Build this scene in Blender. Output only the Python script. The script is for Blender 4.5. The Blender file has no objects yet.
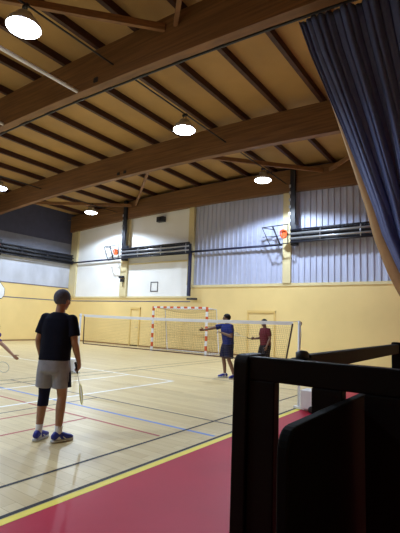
import bpy, bmesh, math, random
from mathutils import Vector as V, Matrix as M
random.seed(7)
SC = bpy.context.scene
COL = SC.collection
PI = math.pi

# ------------------------------------------------------------------ materials
def lin(c):
    return tuple(((x/255)/12.92 if x/255 <= .04045 else ((x/255+.055)/1.055)**2.4) for x in c)

def mat(name, rgb, rough=.6, var=.08, scale=6.0, bump=0.0, metal=0.0, spec=.5, stretch=(1, 1, 1), coat=0.0):
    m = bpy.data.materials.new(name); m.use_nodes = True
    nt = m.node_tree; b = nt.nodes['Principled BSDF']
    c = lin(rgb)
    tc = nt.nodes.new('ShaderNodeTexCoord'); mp = nt.nodes.new('ShaderNodeMapping')
    mp.inputs['Scale'].default_value = stretch
    nz = nt.nodes.new('ShaderNodeTexNoise'); nz.inputs['Scale'].default_value = scale; nz.inputs['Detail'].default_value = 4
    nt.links.new(tc.outputs['Object'], mp.inputs['Vector']); nt.links.new(mp.outputs['Vector'], nz.inputs['Vector'])
    rp = nt.nodes.new('ShaderNodeValToRGB')
    rp.color_ramp.elements[0].position = .3; rp.color_ramp.elements[1].position = .7
    rp.color_ramp.elements[0].color = (*[x*(1-var) for x in c], 1)
    rp.color_ramp.elements[1].color = (*[min(1, x*(1+var)) for x in c], 1)
    nt.links.new(nz.outputs['Fac'], rp.inputs['Fac']); nt.links.new(rp.outputs['Color'], b.inputs['Base Color'])
    b.inputs['Roughness'].default_value = rough; b.inputs['Metallic'].default_value = metal
    b.inputs['Specular IOR Level'].default_value = spec
    b.inputs['Coat Weight'].default_value = coat
    if bump:
        bp = nt.nodes.new('ShaderNodeBump'); bp.inputs['Strength'].default_value = bump; bp.inputs['Distance'].default_value = .01
        nt.links.new(nz.outputs['Fac'], bp.inputs['Height']); nt.links.new(bp.outputs['Normal'], b.inputs['Normal'])
    return m

def emit(name, rgb, s):
    m = bpy.data.materials.new(name); m.use_nodes = True
    nt = m.node_tree; b = nt.nodes['Principled BSDF']
    b.inputs['Base Color'].default_value = (.8, .8, .8, 1)
    b.inputs['Emission Color'].default_value = (*lin(rgb), 1); b.inputs['Emission Strength'].default_value = s
    return m

def wood_floor():
    m = bpy.data.materials.new('parquet'); m.use_nodes = True
    nt = m.node_tree; b = nt.nodes['Principled BSDF']
    tc = nt.nodes.new('ShaderNodeTexCoord')
    br = nt.nodes.new('ShaderNodeTexBrick')
    br.inputs['Scale'].default_value = 1.0
    br.inputs['Brick Width'].default_value = 1.6; br.inputs['Row Height'].default_value = .13
    br.inputs['Mortar Size'].default_value = .003; br.inputs['Mortar Smooth'].default_value = .3
    br.inputs['Color1'].default_value = (*lin((216, 196, 150)), 1)
    br.inputs['Color2'].default_value = (*lin((203, 180, 132)), 1)
    br.inputs['Mortar'].default_value = (*lin((176, 150, 104)), 1)
    br.offset = .37
    nz = nt.nodes.new('ShaderNodeTexNoise'); nz.inputs['Scale'].default_value = 3; nz.inputs['Detail'].default_value = 6
    mp = nt.nodes.new('ShaderNodeMapping'); mp.inputs['Scale'].default_value = (.6, 9, 1)
    mx = nt.nodes.new('ShaderNodeMixRGB'); mx.blend_type = 'MULTIPLY'; mx.inputs[0].default_value = .22
    nt.links.new(tc.outputs['Object'], br.inputs['Vector'])
    nt.links.new(tc.outputs['Object'], mp.inputs['Vector']); nt.links.new(mp.outputs['Vector'], nz.inputs['Vector'])
    nt.links.new(br.outputs['Color'], mx.inputs[1]); nt.links.new(nz.outputs['Color'], mx.inputs[2])
    nz.noise_dimensions = '3D'
    bw = nt.nodes.new('ShaderNodeValToRGB'); nt.links.new(nz.outputs['Fac'], bw.inputs['Fac'])
    bw.color_ramp.elements[0].color = (.62, .6, .55, 1); bw.color_ramp.elements[0].position = .3
    bw.color_ramp.elements[1].color = (1, 1, 1, 1); bw.color_ramp.elements[1].position = .65
    nt.links.new(bw.outputs['Color'], mx.inputs[2])
    nt.links.new(mx.outputs['Color'], b.inputs['Base Color'])
    b.inputs['Roughness'].default_value = .38
    return m

def beam_wood(name, a, bb):
    m = bpy.data.materials.new(name); m.use_nodes = True
    nt = m.node_tree; b = nt.nodes['Principled BSDF']
    tc = nt.nodes.new('ShaderNodeTexCoord'); mp = nt.nodes.new('ShaderNodeMapping')
    mp.inputs['Scale'].default_value = (.5, 3, 14)
    nz = nt.nodes.new('ShaderNodeTexNoise'); nz.inputs['Scale'].default_value = 1.6; nz.inputs['Detail'].default_value = 5
    rp = nt.nodes.new('ShaderNodeValToRGB')
    rp.color_ramp.elements[0].position = .35; rp.color_ramp.elements[1].position = .68
    rp.color_ramp.elements[0].color = (*lin(a), 1); rp.color_ramp.elements[1].color = (*lin(bb), 1)
    nt.links.new(tc.outputs['Object'], mp.inputs['Vector']); nt.links.new(mp.outputs['Vector'], nz.inputs['Vector'])
    nt.links.new(nz.outputs['Fac'], rp.inputs['Fac']); nt.links.new(rp.outputs['Color'], b.inputs['Base Color'])
    b.inputs['Roughness'].default_value = .6
    return m

MT = dict(
    parquet=wood_floor(),
    red=mat('red_floor_paint', (178, 27, 61), .45, .07, 1.5, spec=.15),
    l_yellow=mat('yellow_line_paint', (240, 220, 70), .5, .05), l_black=mat('black_line_paint', (14, 16, 30), .5, .1, spec=.2),
    l_white=mat('white_line_paint', (240, 240, 240), .5, .03), l_blue=mat('blue_line_paint', (110, 140, 205), .5, .05),
    l_red=mat('red_line_paint', (176, 74, 66), .5, .05), l_dark=mat('dark_line_paint', (92, 84, 84), .5, .05),
    yellow=mat('yellow_wall_paint', (232, 205, 141), .55, .05, .8),
    yellow_door=mat('yellow_door_paint', (222, 190, 118), .5, .04, 1),
    ledge=mat('pale_ledge_paint', (222, 206, 158), .55, .05, 2),
    cream=mat('cream_panel', (243, 244, 246), .5, .05, .7), column=mat('cream_column_paint', (214, 200, 158), .55, .05, 2),
    sheet=mat('translucent_ribbed_sheet', (182, 188, 216), .42, .09, 1.2, stretch=(3, 1, .4)),
    sheet2=mat('grey_ribbed_sheet', (192, 196, 210), .5, .14, 1.6, stretch=(1, 4, .5)),
    dark_clad=mat('dark_grey_cladding', (60, 62, 84), .8, .12, 3),
    grey_clad=mat('mid_grey_cladding', (116, 118, 132), .7, .1, 3),
    line_blue=mat('slate_blue_trim_paint', (104, 102, 122), .5, .05),
    base=mat('brown_skirting', (140, 104, 66), .5, .1),
    deck=mat('tan_roof_board', (166, 132, 82), .75, .12, .8),
    purlin=beam_wood('dark_red_purlin_wood', (50, 22, 18), (70, 36, 28)),
    beam=beam_wood('glued_laminated_timber', (102, 72, 46), (132, 95, 60)),
    brace=beam_wood('pale_brace_timber', (120, 86, 58), (146, 106, 70)),
    black=mat('black_painted_steel', (26, 28, 40), .45, .1, 8), navy=mat('navy_painted_pipe', (34, 38, 74), .45, .08, 8),
    silver=mat('galvanised_tube', (176, 178, 186), .35, .06, 8, metal=.6),
    white_metal=mat('white_painted_steel', (228, 230, 236), .4, .04, 5),
    goal_red=mat('orange_red_goal_paint', (206, 84, 40), .45, .05), orange=mat('orange_rim_paint', (226, 96, 40), .5, .06),
    goal_net=mat('goal_netting', (176, 150, 96), .8, .1), net=mat('badminton_netting', (92, 74, 52), .8, .1),
    tape=mat('white_net_tape', (240, 242, 246), .6, .03), tape_dark=mat('dark_net_tape', (60, 38, 34), .7, .1),
    curtain=mat('blue_grey_curtain_cloth', (84, 97, 146), .6, .1, 12, bump=.1),
    lining=mat('tan_curtain_hem', (164, 130, 90), .8, .06, 12),
    dark_wood=mat('black_stained_wood', (9, 7, 9), .55, .25, 5, spec=.12, stretch=(1, 1, 4)),
    dark_panel=mat('black_lacquered_panel', (8, 8, 10), .7, .2, 5, spec=.08), rubber=mat('black_rubber', (20, 20, 22), .7, .1),
    housing=mat('lamp_housing', (196, 198, 204), .5, .08, metal=.5),
    lens=emit('lamp_lens_glow', (232, 240, 255), 30.0),
    white_board=mat('white_backboard', (236, 238, 244), .4, .03),
    skin=mat('skin', (158, 118, 98), .55, .06, 20), skin_dark=mat('tanned_skin', (122, 88, 72), .55, .06, 20),
    hair_grey=mat('dark_grey_cap_cloth', (88, 91, 108), .85, .2, 60, bump=.2, spec=.15), hair=mat('black_hair', (24, 20, 20), .6, .2, 60, bump=.3, spec=.15),
    navy_shirt=mat('navy_jersey', (14, 17, 36), .85, .15, 18, bump=.15, spec=.15), blue_shirt=mat('dark_blue_jersey', (24, 38, 104), .8, .15, 18, bump=.15, spec=.15),
    maroon=mat('maroon_jersey', (92, 28, 38), .8, .12, 18, bump=.15, spec=.15), purple=mat('purple_jersey', (72, 44, 120), .8, .12, 18, bump=.15, spec=.15),
    grey_short=mat('grey_shorts_cloth', (140, 144, 162), .85, .1, 16, bump=.2), navy_short=mat('navy_shorts_cloth', (22, 26, 58), .85, .15, 16, bump=.15, spec=.15),
    black_short=mat('black_shorts_cloth', (24, 22, 30), .85, .15, 16, spec=.15), sock=mat('white_sock', (226, 226, 230), .85, .05, 30, bump=.1),
    shoe=mat('royal_blue_shoe', (28, 44, 158), .5, .12, 20), shoe_dark=mat('navy_shoe_panel', (20, 22, 48), .5, .1, 20), sole=mat('pale_grey_shoe_sole', (196, 200, 206), .6, .05),
    eye=mat('dark_eye', (18, 14, 12), .3, .05), lip=mat('lip', (132, 72, 66), .5, .05),
    racket_y=mat('pale_yellow_racket_frame', (212, 214, 96), .35, .05), racket_w=mat('pale_grey_racket_frame', (186, 186, 190), .35, .05),
    string=mat('racket_string', (236, 236, 220), .5, .02), grip=mat('dark_racket_grip', (26, 26, 34), .7, .1), shaft=mat('white_racket_shaft', (220, 220, 214), .35, .05),
)

# ------------------------------------------------------------------ mesh helpers
class MB:
    def __init__(s): s.v = []; s.f = []; s.mi = []; s.smooth = []
    def add(s, vs, fs, mi=0, sm=False):
        o = len(s.v); s.v += [tuple(v) for v in vs]
        for f in fs: s.f.append(tuple(i+o for i in f)); s.mi.append(mi); s.smooth.append(sm)
        return s
    def box(s, x0, x1, y0, y1, z0, z1, mi=0):
        vs = [(x, y, z) for x in (x0, x1) for y in (y0, y1) for z in (z0, z1)]
        return s.add(vs, [(0, 1, 3, 2), (4, 6, 7, 5), (0, 4, 5, 1), (2, 3, 7, 6), (0, 2, 6, 4), (1, 5, 7, 3)], mi)
    def bar(s, a, b, w, h, up=(0, 0, 1), mi=0):
        a = V(a); b = V(b); d = (b-a).normalized(); up = V(up)
        sd = d.cross(up)
        if sd.length < 1e-4: sd = d.cross(V((1, 0, 0)))
        sd.normalize(); u = sd.cross(d).normalized()
        vs = []
        for p in (a, b):
            for i, j in ((-1, -1), (1, -1), (1, 1), (-1, 1)): vs.append(p+sd*i*w/2+u*j*h/2)
        return s.add(vs, [(0, 3, 2, 1), (4, 5, 6, 7), (0, 1, 5, 4), (1, 2, 6, 5), (2, 3, 7, 6), (3, 0, 4, 7)], mi)
    def tube(s, pts, r, n=8, mi=0, closed=False, cap=True):
        pts = [V(p) for p in pts]; N = len(pts); rs = r if isinstance(r, (list, tuple)) else [r]*N
        vs = []; prev = None
        for i, p in enumerate(pts):
            if closed: t = pts[(i+1) % N]-pts[i-1]
            else: t = pts[min(i+1, N-1)]-pts[max(i-1, 0)]
            t.normalize()
            if prev is None:
                a = t.cross(V((0, 0, 1)))
                if a.length < 1e-3: a = t.cross(V((1, 0, 0)))
            else: a = prev-t*prev.dot(t)
            a.normalize(); prev = a; b = t.cross(a)
            for k in range(n):
                q = 2*PI*k/n; vs.append(p+(a*math.cos(q)+b*math.sin(q))*rs[i])
        fs = []
        for i in range(N if closed else N-1):
            j = (i+1) % N
            for k in range(n):
                l = (k+1) % n; fs.append((i*n+k, i*n+l, j*n+l, j*n+k))
        if cap and not closed:
            fs.append(tuple(range(n))[::-1]); fs.append(tuple((N-1)*n+k for k in range(n)))
        return s.add(vs, fs, mi, True)
    def lathe(s, prof, n=24, at=(0, 0, 0), mi=0):
        vs = []; at = V(at)
        for r, z in prof:
            for k in range(n):
                q = 2*PI*k/n; vs.append(at+V((r*math.cos(q), r*math.sin(q), z)))
        fs = []
        for i in range(len(prof)-1):
            for k in range(n):
                l = (k+1) % n; fs.append((i*n+k, i*n+l, (i+1)*n+l, (i+1)*n+k))
        fs.append(tuple(range(n))[::-1]); fs.append(tuple((len(prof)-1)*n+k for k in range(n)))
        return s.add(vs, fs, mi, True)
    def ell(s, c, r, rot=None, nu=16, nv=10, mi=0):
        c = V(c); vs = []
        for i in range(nv+1):
            t = PI*i/nv
            for k in range(nu):
                q = 2*PI*k/nu
                p = V((r[0]*math.sin(t)*math.cos(q), r[1]*math.sin(t)*math.sin(q), r[2]*math.cos(t)))
                if rot is not None: p = rot @ p
                vs.append(c+p)
        fs = [(i*nu+k, (i+1)*nu+k, (i+1)*nu+(k+1) % nu, i*nu+(k+1) % nu) for i in range(nv) for k in range(nu)]
        return s.add(vs, fs, mi, True)
    def caps(s, a, b, ra, rb, n=14):
        a = V(a); b = V(b); d = (b-a).normalized(); P = []; R = []
        for k in range(5):
            t = PI/2*k/4; P.append(a-d*ra*math.cos(t)); R.append(max(.0006, ra*math.sin(t)))
        for k in range(5):
            t = PI/2*k/4; P.append(b+d*rb*math.sin(t)); R.append(max(.0006, rb*math.cos(t)))
        return s.tube(P, R, n)
    def loft(s, rings, n=24, power=2.0):
        """rings: (centre, side axis, front axis, rx, ry)"""
        vs = []
        for c, ax, ay, rx, ry in rings:
            c = V(c); ax = V(ax).normalized(); ay = V(ay).normalized()
            for k in range(n):
                q = 2*PI*k/n; cx, sy = math.cos(q), math.sin(q)
                e = 2/power
                vs.append(c+ax*rx*math.copysign(abs(cx)**e, cx)+ay*ry*math.copysign(abs(sy)**e, sy))
        fs = []
        for i in range(len(rings)-1):
            for k in range(n):
                l = (k+1) % n; fs.append((i*n+k, i*n+l, (i+1)*n+l, (i+1)*n+k))
        fs.append(tuple(range(n))[::-1]); fs.append(tuple((len(rings)-1)*n+k for k in range(n)))
        return s.add(vs, fs, 0, True)
    def build(s, name, mats, parent=None, bevel=0, fix=True):
        me = bpy.data.meshes.new(name); me.from_pydata(s.v, [], s.f)
        if not isinstance(mats, (list, tuple)): mats = [mats]
        for m in mats: me.materials.append(m)
        me.polygons.foreach_set('material_index', s.mi); me.polygons.foreach_set('use_smooth', s.smooth)
        if fix:
            bm = bmesh.new(); bm.from_mesh(me); bmesh.ops.recalc_face_normals(bm, faces=bm.faces); bm.to_mesh(me); bm.free()
        me.update()
        o = bpy.data.objects.new(name, me); COL.objects.link(o)
        if parent: o.parent = parent
        if bevel:
            b = o.modifiers.new('bevel', 'BEVEL'); b.width = bevel; b.segments = 3; b.limit_method = 'ANGLE'; b.harden_normals = False
        return o

def tag(o, label=None, cat=None, group=None, kind=None):
    if label: o['label'] = label
    if cat: o['category'] = cat
    if group: o['group'] = group
    if kind: o['kind'] = kind
    return o
def struct(o, label=None, cat=None): return tag(o, label, cat, None, 'structure')
def empty(name, loc=(0, 0, 0), rz=0):
    o = bpy.data.objects.new(name, None); COL.objects.link(o); o.location = loc; o.rotation_euler = (0, 0, rz); o.empty_display_size = .2
    return o
def copy_tree(o, parent=None):
    c = o.copy(); COL.objects.link(c)
    if parent: c.parent = parent
    for ch in list(o.children): copy_tree(ch, c)
    return c

# ------------------------------------------------------------------ camera (solved from the goal, the net and the vanishing points)
F = 419.48
cam = bpy.data.cameras.new('camera'); co = bpy.data.objects.new('camera', cam); COL.objects.link(co)
r, u, w = V((.81473, .57861, .037733)), V((.043499, -.125883, .991091)), V((-.578206, .805831, .127730))
mw = M.Identity(4)
for i in range(3): mw[i][0] = r[i]; mw[i][1] = u[i]; mw[i][2] = -w[i]
mw[2][3] = 1.4867
co.matrix_world = mw
cam.sensor_fit = 'VERTICAL'; cam.sensor_height = 36; cam.lens = F*36/533; cam.clip_start = .05; cam.clip_end = 200
SC.camera = co

# ------------------------------------------------------------------ setting
XL, XR, YB, YF = -21.9, 3.2, 16.6, -10.0
FR = [-8.9, -3.8, 1.3, 6.4, 11.5, 16.45]                  # timber frames
def zb(x): return 7.16-.0036*(x+10.5)**2                  # underside of the arched beams
BD = .98
def zd(x): return zb(x)+BD+.2                             # underside of the roof boards

fl = MB(); Z1 = .0015
fl.add([(XL, YF, 0), (-2.93, YF, 0), (-2.93, YB, 0), (XL, YB, 0)], [(0, 1, 2, 3)], 0)
fl.add([(-2.93, YF, 0), (XR, YF, 0), (XR, YB, 0), (-2.93, YB, 0)], [(0, 1, 2, 3)], 1)
def line(x0, x1, y0, y1, mi, z=Z1):
    fl.add([(x0, y0, z), (x1, y0, z), (x1, y1, z), (x0, y1, z)], [(0, 1, 2, 3)], mi)
line(-3.015, -2.93, YF, 15.2, 2)                               # yellow court edge
line(-3.07, -3.025, YF, 14.0, 3); line(-3.585, -3.545, .6, 14.0, 3, .0017)
line(-9.1, -9.06, .6, 14, 3); line(-8.64, -8.6, .6, 14, 3)
line(-9.08, -3.05, 5.46, 5.5, 7, .0013); line(-9.08, -3.05, 9.28, 9.32, 7, .0013); line(-9.08, -3.05, 13.96, 14, 3, .0013)
line(-6.17, -6.13, .6, 5.48, 7, .0012); line(-6.17, -6.13, 9.3, 14, 7, .0012)
line(-6.6, -6.53, 1, 8.24, 4, .0016); line(-14.6, -6.53, 8.17, 8.24, 4, .0018); line(-8.1, -8.03, 1, 8.2, 4, .0016)
line(-12, -3.1, 4.76, 4.82, 5, .0014); line(-12, -3.63, 4.28, 4.33, 6, .0014)
line(-5.06, -5.01, 1, 4.3, 6, .0016); line(-5.84, -5.79, 1, 4.3, 6, .0016)
line(-20.9, -3.1, 15.0, 15.05, 6, .0016)
struct(fl.build('floor', [MT[k] for k in ('parquet', 'red', 'l_yellow', 'l_black', 'l_white', 'l_blue', 'l_red', 'l_dark')], fix=False),
       'pale wooden sports floor with painted court lines and a red margin', 'floor')

# back wall: backing slab with painted lower wall, cream panels and ribbed sheet
XJ = -12.42                                                # step between the two halves of the back wall
def wall(name, b, m, label): return struct(b.build(name, m), label, 'wall')
b = MB(); b.box(XL-.3, XR, YB+.12, YB+.3, 0, 8.6)
wall('wall_back', b, MT['dark_clad'], 'dark backing of the end wall above and behind its panels')
b = MB(); b.box(XL, XJ, YB, YB+.12, 0, 2.56); b.box(XJ, XR, YB, YB+.12, 0, 3.1)
wall('wall_back_lower', b, MT['yellow'], 'yellow painted lower part of the end wall behind the goal')
b = MB(); b.box(-21.3, -17.35, YB+.03, YB+.12, 2.6, 7.6); b.box(-16.85, XJ-.2, YB+.03, YB+.12, 2.6, 7.6)
wall('wall_back_panels', b, MT['cream'], 'smooth cream panels on the upper left of the end wall')
def ribbed(x0, x1, z0, z1, pitch, dep, flat=.55):
    """vertical trapezoid ribs, in the XZ plane facing -Y"""
    b = MB(); pr = []; x = x0
    while x < x1-1e-6:
        e = min(x+pitch, x1)
        for t, d in ((0, 0), (flat, 0), (flat+.12, dep), (.88, dep), (1, 0)):
            xx = x+t*pitch
            if xx <= e+1e-6: pr.append((xx, -d))
        x += pitch
    vs = []
    for px, py in pr: vs += [(px, py, z0), (px, py, z1)]
    n = len(pr)
    vs += [(px, .04, z0) for px, _ in pr]+[(px, .04, z1) for px, _ in pr]
    fs = [(2*i, 2*i+2, 2*i+3, 2*i+1) for i in range(n-1)]
    fs += [(2*n+i, 2*n+i+1, 3*n+i+1, 3*n+i) for i in range(n-1)]
    fs += [(2*i, 2*n+i, 2*n+i+1, 2*i+2) for i in range(n-1)]
    return b.add(vs, fs)
b = ribbed(XJ+.12, XR-.05, 3.2, 7.7, .25, .045)
o = b.build('wall_back_sheeting', MT['sheet']); o.location = (0, YB+.06, 0)
struct(o, 'translucent ribbed sheeting on the upper right of the end wall', 'wall')
# ledges and painted lines
def trim(n, b, m, label): return struct(b.build('trim_%d' % n, m), label, 'trim')
trim(1, MB().box(XL, XJ, YB-.04, YB+.1, 2.56, 2.66), MT['ledge'], 'pale ledge below the cream panels')
trim(2, MB().box(XJ, XR, YB-.04, YB+.1, 3.08, 3.2), MT['ledge'], 'pale ledge below the ribbed sheeting')
trim(3, MB().box(XL, XJ, YB-.012, YB, 2.37, 2.42), MT['line_blue'], 'slate line along the end wall below the ledge')
trim(4, MB().box(XL, XL+.012, YF, YB-.01, 2.35, 2.4), MT['line_blue'], 'slate line along the left wall')
trim(5, MB().box(XL, XL+.03, YF, YB-.01, 3.16, 3.2), MT['line_blue'], 'dark strip where the yellow meets the ribbed sheeting on the left wall')
trim(6, MB().box(-16.8, XJ-.2, YB-.02, YB+.03, 4.42, 4.5), MT['ledge'], 'pale rail across the cream panels')
n = 7
for x0, x1, z0, lab in ((XL, -21.3, 2.66, 'cream corner column of the end wall'), (-17.35, -16.85, 2.66, 'cream column of the end wall under the left folded hoop'),
                    (XJ-.2, XJ+.1, 3.2, 'cream column at the middle of the end wall'), (-7.5, -7.14, 3.2, 'pale column of the end wall under the right folded hoop')):
    trim(n, MB().box(x0, x1, YB-.1, YB+.1, z0, 7.4), MT['column'], lab); n += 1
struct(MB().box(XL, XR, YB-.02, YB, 0, .07).build('baseboard_back', MT['base']), 'brown skirting of the end wall', 'baseboard')
struct(MB().box(XL, XL+.02, YF, YB-.02, 0, .07).build('baseboard_left', MT['base']), 'brown skirting of the left wall', 'baseboard')
def door(nm, x0, x1, h, lab):
    d = empty(nm, ((x0+x1)/2, YB, 0)); hw = (x1-x0)/2
    b = MB(); b.box(-hw, -hw+.07, -.05, 0, 0, h); b.box(hw-.07, hw, -.05, 0, 0, h); b.box(-hw, hw, -.06, 0, h-.1, h)
    b.build('door_frame', MT['yellow_door'], d)
    MB().box(-hw+.07, hw-.07, -.02, 0, .01, h-.1).build('door_leaf', MT['yellow'], d)
    hb = MB(); hb.tube([(hw-.16, -.02, 1.0), (hw-.16, -.07, 1.0), (hw-.28, -.07, 1.0)], .012); hb.build('door_handle', MT['silver'], d)
    struct(d, lab, 'door')
door('door_1', -16.45, -15.72, 2.06, 'narrow yellow door left of the goal'); door('door_2', -9.2, -7.84, 2.02, 'wide yellow door behind the person in maroon')
# left wall
b = MB().box(XL-.12, XL, YF, YB+.3, 0, 3.18); wall('wall_left', b, MT['yellow'], 'yellow painted lower left wall')
o = ribbed(-YB, -YF, 3.2, 5.0, .25, .03).build('wall_left_sheeting', MT['sheet2']); o.rotation_euler = (0, 0, PI/2); o.location = (XL-.04, 0, 0)
o.rotation_euler = (0, 0, PI/2)
o.scale = (-1, -1, 1); struct(o, 'grey ribbed sheeting along the left wall', 'wall')
b = MB().box(XL-.3, XL-.02, YF, YB+.1, 5.0, 5.95); wall('wall_left_band', b, MT['grey_clad'], 'mid grey band of the left wall above the folded hoop')
b = MB().box(XL-.3, XL, YF, YB+.1, 5.95, 8.6); wall('wall_left_upper', b, MT['dark_clad'], 'dark grey cladding at the top of the left wall')
b = MB().box(XR, XR+.2, YF, YB+.3, 0, 8.6); wall('wall_right', b, MT['yellow'], 'yellow wall at the right side')
b = MB().box(XL-.3, XR+.2, YF-.2, YF, 0, 8.6); wall('wall_front', b, MT['yellow'], 'yellow wall at the near end')

# roof
def arch(z0, z1, y0, y1, n=28):
    b = MB(); vs = []
    for i in range(n+1):
        x = XL-.25+(XR+.2-XL+.25)*i/n
        vs += [(x, y0, z0(x)), (x, y1, z0(x)), (x, y1, z1(x)), (x, y0, z1(x))]
    fs = []
    for i in range(n):
        for k in range(4): fs.append((4*i+k, 4*i+(k+1) % 4, 4*i+4+(k+1) % 4, 4*i+4+k))
    fs += [(3, 2, 1, 0), (4*n, 4*n+1, 4*n+2, 4*n+3)]
    return b.add(vs, fs)
struct(arch(zd, lambda x: zd(x)+.15, YF-.1, YB+.3).build('ceiling', MT['deck']), 'tan board roof between the dark purlins', 'ceiling')
for i, y in enumerate(FR):
    o = arch(zb, lambda x: zb(x)+BD, y-.11, y+.11).build('roof_beam', MT['beam'])
    struct(o, ['', '', '', 'deep timber roof beam carrying the curtain rail', 'deep timber roof beam midway down the hall', 'deep timber roof beam along the end wall'][i] or 'deep timber roof beam behind the viewer', 'roof beam')
for i, pts in ((3, ((-7.89, 7.285),)), (4, ((-12.44, 7.286), (-12.07, 7.304)))):
    bo = COL.objects['roof_beam' + '.%03d' % i]
    for x, z in pts: MB().box(x-.07, x+.07, FR[i]-.135, FR[i]-.11, z-.06, z+.06).build('bolt_plate', MT['black'], bo)
px = [-20.9, -19.4, -17.9, -16.45, -15.0, -13.5, -12.05, -10.6, -9.25, -7.9, -6.6, -5.3, -4.0, -2.7, -1.4, -.1, 1.2, 2.4]
for x in px:
    z = zd(x)
    o = MB().box(-.055, .055, YF, YB, -.2, 0).build('roof_purlin', MT['purlin']); o.location = (x, 0, z)
    tag(o, 'dark red-brown roof purlin running the length of the hall', 'purlin', 'roof purlins', 'structure')
def brace(a, bb):
    za, zb_ = zb(a[0])+.72, zb(bb[0])+.72
    o = MB().bar((a[0], a[1], za), (bb[0], bb[1], zb_), .09, .16).build('roof_brace', MT['brace'])
    tag(o, 'pale diagonal timber brace between two roof beams', 'brace', 'diagonal roof braces', 'structure')
for y0, y1 in ((1.41, 6.29), (11.61, 16.34)):
    for xa, xb in ((-10.3, -5.7), (-10.7, -16.3), (-.6, -5.4), (-21.6, -16.6)): brace((xa, y0), (xb, y1))

# ------------------------------------------------------------------ lamps, conduits
def make_lamp():
    L = empty('ceiling_lamp')
    b = MB(); b.lathe([(.08, .3), (.15, .28), (.16, .16), (.27, .13), (.315, .06), (.335, -.01), (.325, -.012), (.31, .0), (.02, .01)], 28)
    b.build('lamp_housing', MT['housing'], L)
    b = MB(); b.lathe([(.02, -.005), (.3, -.005), (.31, -.025), (.24, -.06), (.02, -.075)], 28); b.build('lamp_lens', MT['lens'], L)
    b = MB(); b.tube([(-.05, 0, .28), (-.05, 0, .46)], .012); b.tube([(.05, 0, .28), (.05, 0, .46)], .012); b.box(-.08, .08, -.03, .03, .42, .48)
    b.build('hanging_bracket', MT['black'], L)
    return L
lamp0 = make_lamp()
LAMPS = [(-7.3, 4.0, 'bright round ceiling lamp nearest the top left corner of the picture'), (-7.3, 9.12, 'bright round ceiling lamp at the middle of the roof'),
         (-7.3, 14.15, 'bright round ceiling lamp in front of the ribbed end wall sheeting'), (-17.6, 14.35, 'bright round ceiling lamp in front of the cream end wall panels'),
         (-17.9, 9.42, 'bright round ceiling lamp cut off by the left picture edge')]
EXTRA = [(-17.6, 4.0), (-17.6, -1.1), (-7.3, -1.1)]
for i, (x, y, lab) in enumerate(LAMPS+[(a, b_, None) for a, b_ in EXTRA]):
    L = lamp0 if i == 0 else copy_tree(lamp0)
    L.location = (x, y, 7.0)
    tag(L, lab or 'bright round ceiling lamp outside the picture', 'ceiling lamp', 'round ceiling lamps')
    d = bpy.data.lights.new('lamp_light', 'SPOT'); d.energy = 615; d.spot_size = math.radians(154); d.spot_blend = .22; d.shadow_soft_size = .12
    d.color = (.70, .845, 1.0)
    o = bpy.data.objects.new('lamp_light', d); COL.objects.link(o); o.location = (0, 0, -.1); o.parent = L
def conduit(nm, pts, rr, m, lab, cat='pipe', group=None):
    return tag(MB().tube(pts, rr, 10).build(nm, m), lab, cat, group)
conduit('lamp_conduit', [(-7.3, YF, 7.49), (-7.3, YB-.05, 7.49)], .022, MT['black'], 'dark conduit along the roof carrying the row of lamps on the right', 'conduit')
conduit('lamp_conduit', [(-17.75, YF, 7.49), (-17.75, YB-.05, 7.49)], .022, MT['black'], 'dark conduit along the roof carrying the row of lamps on the left', 'conduit')
conduit('roof_pipe', [(-8.6, -1, 7.2), (-8.6, 6.3, 7.2)], .05, MT['white_metal'], 'white roof pipe beside the nearest lamp ending at the timber beam')
conduit('roof_pipe', [(-12.1, -1, 7.2), (-12.1, 6.3, 7.2)], .05, MT['white_metal'], 'white roof pipe at the left picture edge ending at the timber beam')
conduit('curtain_rail', [(-21, 6.72, 6.89)]+[(x, 6.72, zb(x)+.13) for x in range(-20, 3)]+[(2.9, 6.72, zb(2.9)+.13)], .03, MT['black'], 'long dark curtain rail along the timber roof beam', 'curtain rail')
conduit('wall_cable', [(-21.8, 16.0, 7.35), (-17.2, 16.2, 7.4)], .012, MT['brace'], 'thin pale cable running left from the dark mast to the corner', 'cable')

# ------------------------------------------------------------------ pipes and fittings of the end wall
b = MB(); b.box(XJ-.06, XJ+.06, YB-.24, YB-.1, 2.66, 4.9); b.build('down_pipe', MT['navy'])
dp = COL.objects['down_pipe']; tag(dp, 'dark navy square down pipe right of the cream panels', 'pipe')
MB().box(XJ-.06, XJ+.5, YB-.24, YB-.12, 2.47, 2.56).build('pipe_foot', MT['black'], dp)
MB().tube([(XJ+.06, YB-.18, 4.85), (-7.5, YB-.18, 4.85)], .05, 10).build('cross_pipe', MT['navy'], dp)
wp = conduit('wall_pipe', [(XL+.02, YB-.15, 4.74), (-17.4, YB-.15, 4.8)], .045, MT['navy'], 'dark navy pipe from the corner to the left folded hoop')
sp = empty('loudspeaker', (-14.5, YB-.12, 6.75)); tag(sp, 'small black box loudspeaker on the end wall below the beam', 'loudspeaker')
MB().box(-.24, .24, -.1, .14, -.14, .14).build('speaker_cabinet', MT['black'], sp, bevel=.02)
MB().lathe([(.1, 0), (.1, .012), (.03, .016)], 20).build('speaker_cone', MT['rubber'], sp).matrix_local = M.Translation((0, -.1, 0)) @ M.Rotation(PI/2, 4, 'X')
sq = MB()
for a in ((-.24, -.24, -.24, .24), (.24, -.24, .24, .24), (-.24, -.24, .24, -.24), (-.24, .24, .24, .24)):
    sq.box(min(a[0], a[2])-.02, max(a[0], a[2])+.02, -.02, 0, min(a[1], a[3])-.02, max(a[1], a[3])+.02)
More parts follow.
